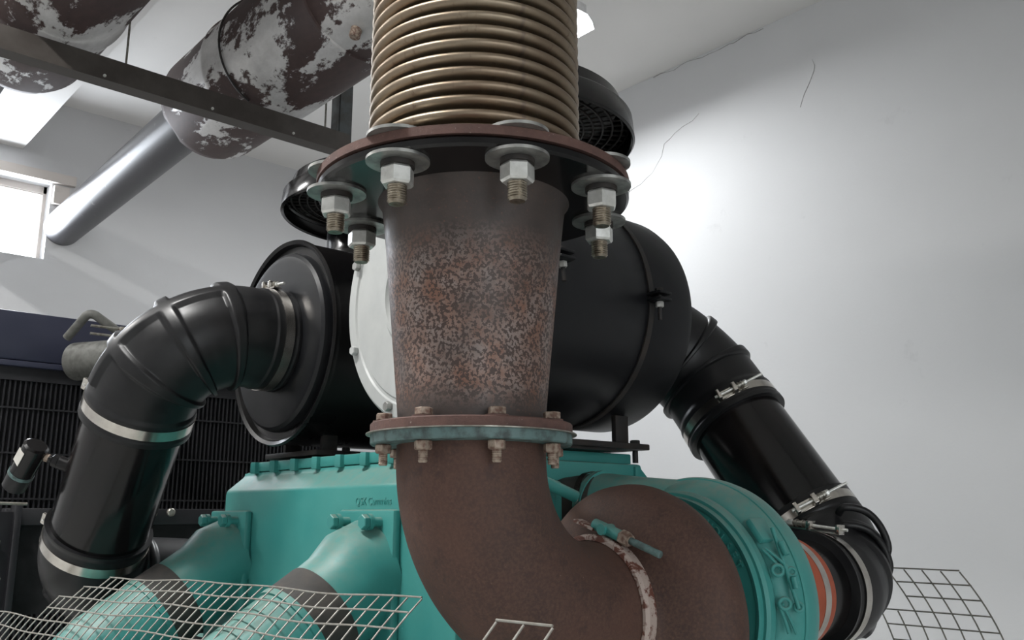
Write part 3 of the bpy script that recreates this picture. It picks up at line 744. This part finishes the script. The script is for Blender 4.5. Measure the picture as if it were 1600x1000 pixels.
# mounting plates and straps of the cleaners
def cradle(x, y, zc, label):
    r = root('cleaner_bracket', (x, y, 1.722), label, 'bracket')
    part('plate', G().box((x, y, 1.734), (.40, .24, .012), bev=.002).box((x - .02, y, 1.726), (.26, .22, .006)), M['dark_iron'], r)
    for sx in (-.15, .15):
        for yy in (-.085, .085):
            p = V((x + sx, y + yy, 1.74)); hz = zc - math.sqrt((CR + .002) ** 2 - yy ** 2)
            part('foot', G().box((p.x, p.y, (1.74 + hz + .008) / 2), (.038, .012, hz + .008 - 1.74), bev=.001), M['dark_iron'], r)
            part('bolt', G().hexp(p + V((.045, 0, -.002)), p + V((.045, 0, .010)), .018).cyl(p + V((.045, 0, -.002)), p + V((.045, 0, -.036)), .006, 12), M['dark_iron'], r)
    return r
cradle(1.235, RY - .02, RZ, 'rusty black mounting bracket under the white-covered drum')
cradle(1.20, LY, LZ, 'rusty black mounting bracket under the ducted left drum')

# block, sump and skid below the picture
blk = root('engine_block', (1.21, 1.9, .30), 'dark teal engine block under the intake manifold', 'engine')
part('crankcase', G().box((1.21, 1.95, .78), (.62, 2.0, .96), bev=.02), M['teal'], blk)
part('bank', G().box((1.0, 1.8, 1.265), (.16, 1.4, .03), None, .004), M['satin_black'], blk)
part('bank', G().box((1.42, 1.8, 1.265), (.16, 1.4, .03), None, .004), M['satin_black'], blk)
for x in (.85, 1.57):
    thing('skid_rail', G().box((x, 1.8, .15), (.14, 3.5, .30), bev=.01), M['radiator_black'], 'long black steel skid rail under the engine, %s side' % ('open' if x < 1.2 else 'wall'), 'rail')
# black exhaust manifold mass showing dark between the charge pipes
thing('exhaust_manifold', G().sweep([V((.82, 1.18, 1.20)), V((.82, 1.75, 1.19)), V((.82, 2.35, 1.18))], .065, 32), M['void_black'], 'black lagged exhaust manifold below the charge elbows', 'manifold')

# ------------------------------------------------------------------ radiator
RYF = 3.80; RA, RB = .12, 2.25
rad = root('radiator', ((RA + RB) / 2, RYF + .2, .3), 'large dark radiator with blue flare-tinted tank and black fin grille behind the engine', 'radiator')
part('top_tank', G().box(((RA + RB) / 2, RYF + .18, 2.275), (RB - RA, .36, .19), bev=.008), M['radiator_flare_blue'], rad, label='dark top tank with blue lens flare in its colour')
part('tank_lip', G().box(((RA + RB) / 2, RYF - .005, 2.165), (RB - RA, .03, .022), bev=.003), M['radiator_flare_blue'], rad)
part('core', G().box(((RA + RB) / 2, RYF + .17, 1.25), (RB - RA - .08, .25, 1.80)), M['void_black'], rad)
part('side_column', G().box((RA + .03, RYF + .15, 1.25), (.06, .30, 1.82), bev=.004), M['radiator_black'], rad)
part('side_column', G().box((RB - .03, RYF + .15, 1.25), (.06, .30, 1.82), bev=.004), M['radiator_black'], rad)
bar = local(G().box((0, 0, 0), (.0065, .014, 1.60), bev=.0), 'grille_bar')
for k in range(110):
    x = RA + .075 + k * .0182
    if x < RB - .07: inst('grille_bar', bar, M['radiator_black'], rad, Matrix.Translation((x, RYF + .03, 1.36)))
for z in (2.13, 2.0, 1.83, 1.66): part('grille_rail', G().box(((RA + RB) / 2, RYF + .018, z), (RB - RA - .1, .008,   .006 if z < 2.1 else .05)), M['radiator_black'], rad)
part('base_frame', G().box(((RA + RB) / 2, RYF + .15, .33), (RB - RA, .4, .08), bev=.006), M['radiator_black'], rad)
for x in (.5, 1.9): part('foot', G().box((x, RYF + .15, .145), (.14, .5, .29), bev=.006), M['radiator_black'], rad)
# shroud rail with plugs in front of the grille
rail = root('shroud_rail', (1.25, 3.05, 1.60), 'black shroud rail with round plugs in front of the grille', 'rail')
part('rail', G().box((1.25, 3.05, 1.595), (1.1, .05, .05), bev=.003), M['radiator_black'], rail)
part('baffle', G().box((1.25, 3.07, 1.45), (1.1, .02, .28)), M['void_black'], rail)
for k, x in enumerate((.98, 1.08, 1.13, 1.19)):
    part('plug', G().cyl((x, 3.026, 1.605 + .004 * (k % 2)), (x, 3.010, 1.605 + .004 * (k % 2)), .013, 20, bev=.003), M['dull_steel'], rail)
part('post', G().box((1.06, 3.06, 1.83), (.022, .03, .45), bev=.002), M['radiator_black'], rail)
for z in (1.72, 1.93): part('post_bolt', G().hexp((1.06, 3.045, z), (1.06, 3.03, z), .024), M['dull_steel'], rail)
# fan guard side panel at the very left
pan = root('side_panel', (.60, 3.0, 1.0), 'black side panel with bolt heads below the restriction indicator', 'panel')
part('panel', G().box((.62, 2.99, 1.30), (.20, .03, .62), bev=.003).box((.72, 2.985, 1.30), (.02, .05, .66), bev=.003), M['radiator_black'], pan)
for x, z in ((.62, 1.545), (.665, 1.52)): part('bolt_head', G().hexp((x, 2.975, z), (x, 2.955, z), .03), M['dull_steel'], pan)
thing('tie_rod', G().cyl((.62, 2.80, 1.632), (.70, 2.80, 1.630), .004, 10), M['dull_steel'], 'short thin steel rod beside the left pipe foot', 'rod')

# coolant hose stub at the top tank
ch = root('coolant_hose', (1.13, 3.55, 2.02), 'grey coolant hose with clamp bolts in front of the top tank', 'hose')
hp = [V((1.06, 3.78, 2.19)), V((1.13, 3.60, 2.20)), V((1.24, 3.42, 2.20))]
part('sleeve', G().sweep([V((1.05, 3.72, 2.185)), V((1.17, 3.50, 2.185))], .074, 40), M['grey_hose'], ch)
part('pipe', G().sweep([V((1.165, 3.51, 2.185)), V((1.35, 3.17, 2.185))], .064, 40), M['satin_black'], ch)
part('liner', G().band((1.17, 3.50, 2.185), (.48, -.88, 0), .064, .012, .008), M['orange'], ch)
for dz in (0, .03):
    part('clamp_bolt', G().cyl((1.03, 3.52, 2.265 + dz), (1.19, 3.50, 2.262 + dz), .005, 12).hexp((1.13, 3.508, 2.263 + dz), (1.15, 3.505, 2.263 + dz), .018), M['dull_steel'], ch)
thing('vent_pipe', G().sweep(arc((1.0, 3.70, 2.27), (1.045, 3.6, 2.365), (1.25, 3.55, 2.225), .03, step=.012), .017, 20), M['grey_hose'], 'bent grey vent pipe over the radiator top tank', 'pipe')

# ------------------------------------------------------------------ welded-wire guards
CELL = .029
def mesh_guard(name, label, S, ys, ts, t0, mat, rw=.0014, parent_loc=None):
    r = root('wire_guard', S(ys[0], ts[-1]), label, 'wire mesh')
    for y in ys:
        a = t0(y)
        pts = [S(y, a + (ts[-1] - a) * k / 14) for k in range(15)]
        if ts[-1] - a > .02: part('wire', G().sweep(pts, rw, 6), mat, r)
    for t in ts:
        run = []
        for y in ys:
            if t >= t0(y) - 1e-4: run.append(y)
            else:
                if len(run) > 1: part('wire', G().sweep([S(q, t) + V((0, 0, rw * 1.5)) for q in run], rw, 6), mat, r)
                run = []
        if len(run) > 1: part('wire', G().sweep([S(q, t) + V((0, 0, rw * 1.5)) for q in run], rw, 6), mat, r)
def SL(y, t):
    Rr = .55; a0 = math.radians(38); a = a0 + t / Rr
    x0 = .772 - .11 * (y - 1.05) / .85; z0 = 1.487 - .012 * (y - 1.05)
    wob = .0022 * math.sin(y * 9) + .0012 * math.sin(y * 23 + 1)
    return V((x0 - Rr * (math.sin(a) - math.sin(a0)) + wob, y, z0 - Rr * (math.cos(a0) - math.cos(a)) + wob))
def t0L(y):
    if y < 1.07: return 0
    if y < 1.96: return 0
    if y < 2.02: return CELL
    if y < 2.07: return CELL * 2
    if y < 2.44: return .112
    return CELL
mesh_guard('wire_guard', 'crumpled welded wire guard over the teal charge pipes', SL, [1.05 + CELL * k for k in range(60)], [CELL * k for k in range(14)], t0L, M['wire'])
def SS(y, t):
    return V((.615 - .70 * t - .1 * (y - .64), y, 1.497 - .66 * t - .4 * t * t))
mesh_guard('wire_guard', 'small torn scrap of wire guard in front of the rusty exhaust elbow', SS, [.632 + .036 * k for k in range(3)], [.036 * k for k in range(5)], lambda y: 0, M['wire'])
def SR(y, t):
    a = .35 + t / .42
    return V((2.02 - .42 * (math.sin(a) - math.sin(.35)) * -.55, y, 1.482 - .42 * (math.cos(.35) - math.cos(a)) - .35 * t))
def SRR(y, t):  # bulges towards the aisle as it drops
    k = t
    return V((2.00 + .03 * math.sin(k * 6), y + (-.55 * k + .9 * k * k), 1.484 - .80 * k - .3 * k * k))
mesh_guard('wire_guard', 'curved dark wire guard against the white wall beyond the boot', SRR, [.834 + .0395 * k for k in range(7)], [.036 * k for k in range(9)], lambda y: 0 if y < 1.0 else .108, M['wire_dark'], .0016)

# ------------------------------------------------------------------ silencers, tail pipe and hanger frame
def silencer(x, y0, y1, label, lab_t, tail=True):
    r = root('silencer', (x, (y0 + y1) / 2, MZ - MR), label, 'silencer')
    L = y1 - y0
    pr = [(0, 0), (0, MR - .03), (.02, MR - .008), (.045, MR - .004), (.34, MR - .004), (.345, MR + .004), (.36, MR + .004), (.365, MR), (L - .62, MR), (L - .61, MR + .006), (L - .59, MR + .006), (L - .58, MR - .002), (L - .12, MR - .004), (L - .06, MR - .02), (L - .02, MR - .065), (L, MR - .14), (L + .01, 0)]
    part('shell', G().lathe(pr, (x, y0, MZ), (0, 1, 0), 128), M['peeled'], r)
    part('inlet_flange', G().cyl((x, y0 - .06, MZ), (x, y0 + .01, MZ), .19, 64), M['satin_black'], r)
    part('drain_plug', G().cyl((x - .10, y0 + .2, MZ - MR + .03), (x - .11, y0 + .2, MZ - MR - .012), .022, 20, bev=.004), M['old_bolt'], r)
    for k in range(8):
        a = k * PI / 4 + .3; p = V((x + .155 * math.cos(a), y0 - .06, MZ + .155 * math.sin(a)))
        part('flange_bolt', G().hexp(p, p - V((0, .02, 0)), .035), M['old_bolt'], r)
    if tail:
        zt = MZ - .075
        thing('tail_pipe', G().cyl((x - .112, y1 - .11, zt - .02), (x - .04, Y1, zt), .125, 64), M['tailpipe'], lab_t, 'pipe')
silencer(MX + .02, 2.52, 4.36, 'large peeling silencer drum ending nearest the bellows', 'dark grey tail pipe running through the wall under the ceiling')
silencer(.80, 2.6, 4.20, 'large peeling silencer drum under the ceiling beam', 'dark tail pipe of the drum under the ceiling beam')
fr_ = root('support_gantry', (1.2, 3.5, 3.24), 'dark steel hanger frame carrying both silencers below the ceiling', 'gantry')
part('cross_bar', G().box((1.07, 3.50, 3.318), (2.05, .008, .095)).box((1.07, 3.535, 3.2745), (2.05, .07, .008)), M['frame_brown'], fr_)
part('post', G().box((2.075, 3.51, 3.90), (.065, .008, 1.20)).box((2.042, 3.545, 3.90), (.008, .07, 1.20)), M['frame_steel'], fr_)
part('post', G().box((.05, 3.50, 3.90), (.075, .008, 1.23)).box((.09, 3.535, 3.90), (.008, .07, 1.23)), M['frame_steel'], fr_)
for x in (.98, 1.42, 1.80): part('rivet', G().cyl((x, 3.497, 3.285), (x, 3.490, 3.285), .006, 12), M['zinc'], fr_)
for x, y, l in ((1.075, 3.56, 'thin hanger rod between the beam and the brown cross bar'), (1.99, 3.55, 'thin hanger rod beside the frame post')):
    thing('hanger_rod', G().cyl((x, y, 3.28), (x, y, ZC if x > 1.5 else 4.1), .0045, 10), M['dull_steel'], l, 'rod')
thing('hanger_wire', G().sweep([V((MX + .02 + (MR + .008) * math.cos(a), 3.56, MZ + (MR + .008) * math.sin(a))) for a in [PI * (.35 + 1.0 * k / 40) for k in range(41)]], .005, 8), M['dark_iron'], 'loop of dark wire slung round the nearer silencer drum', 'wire')
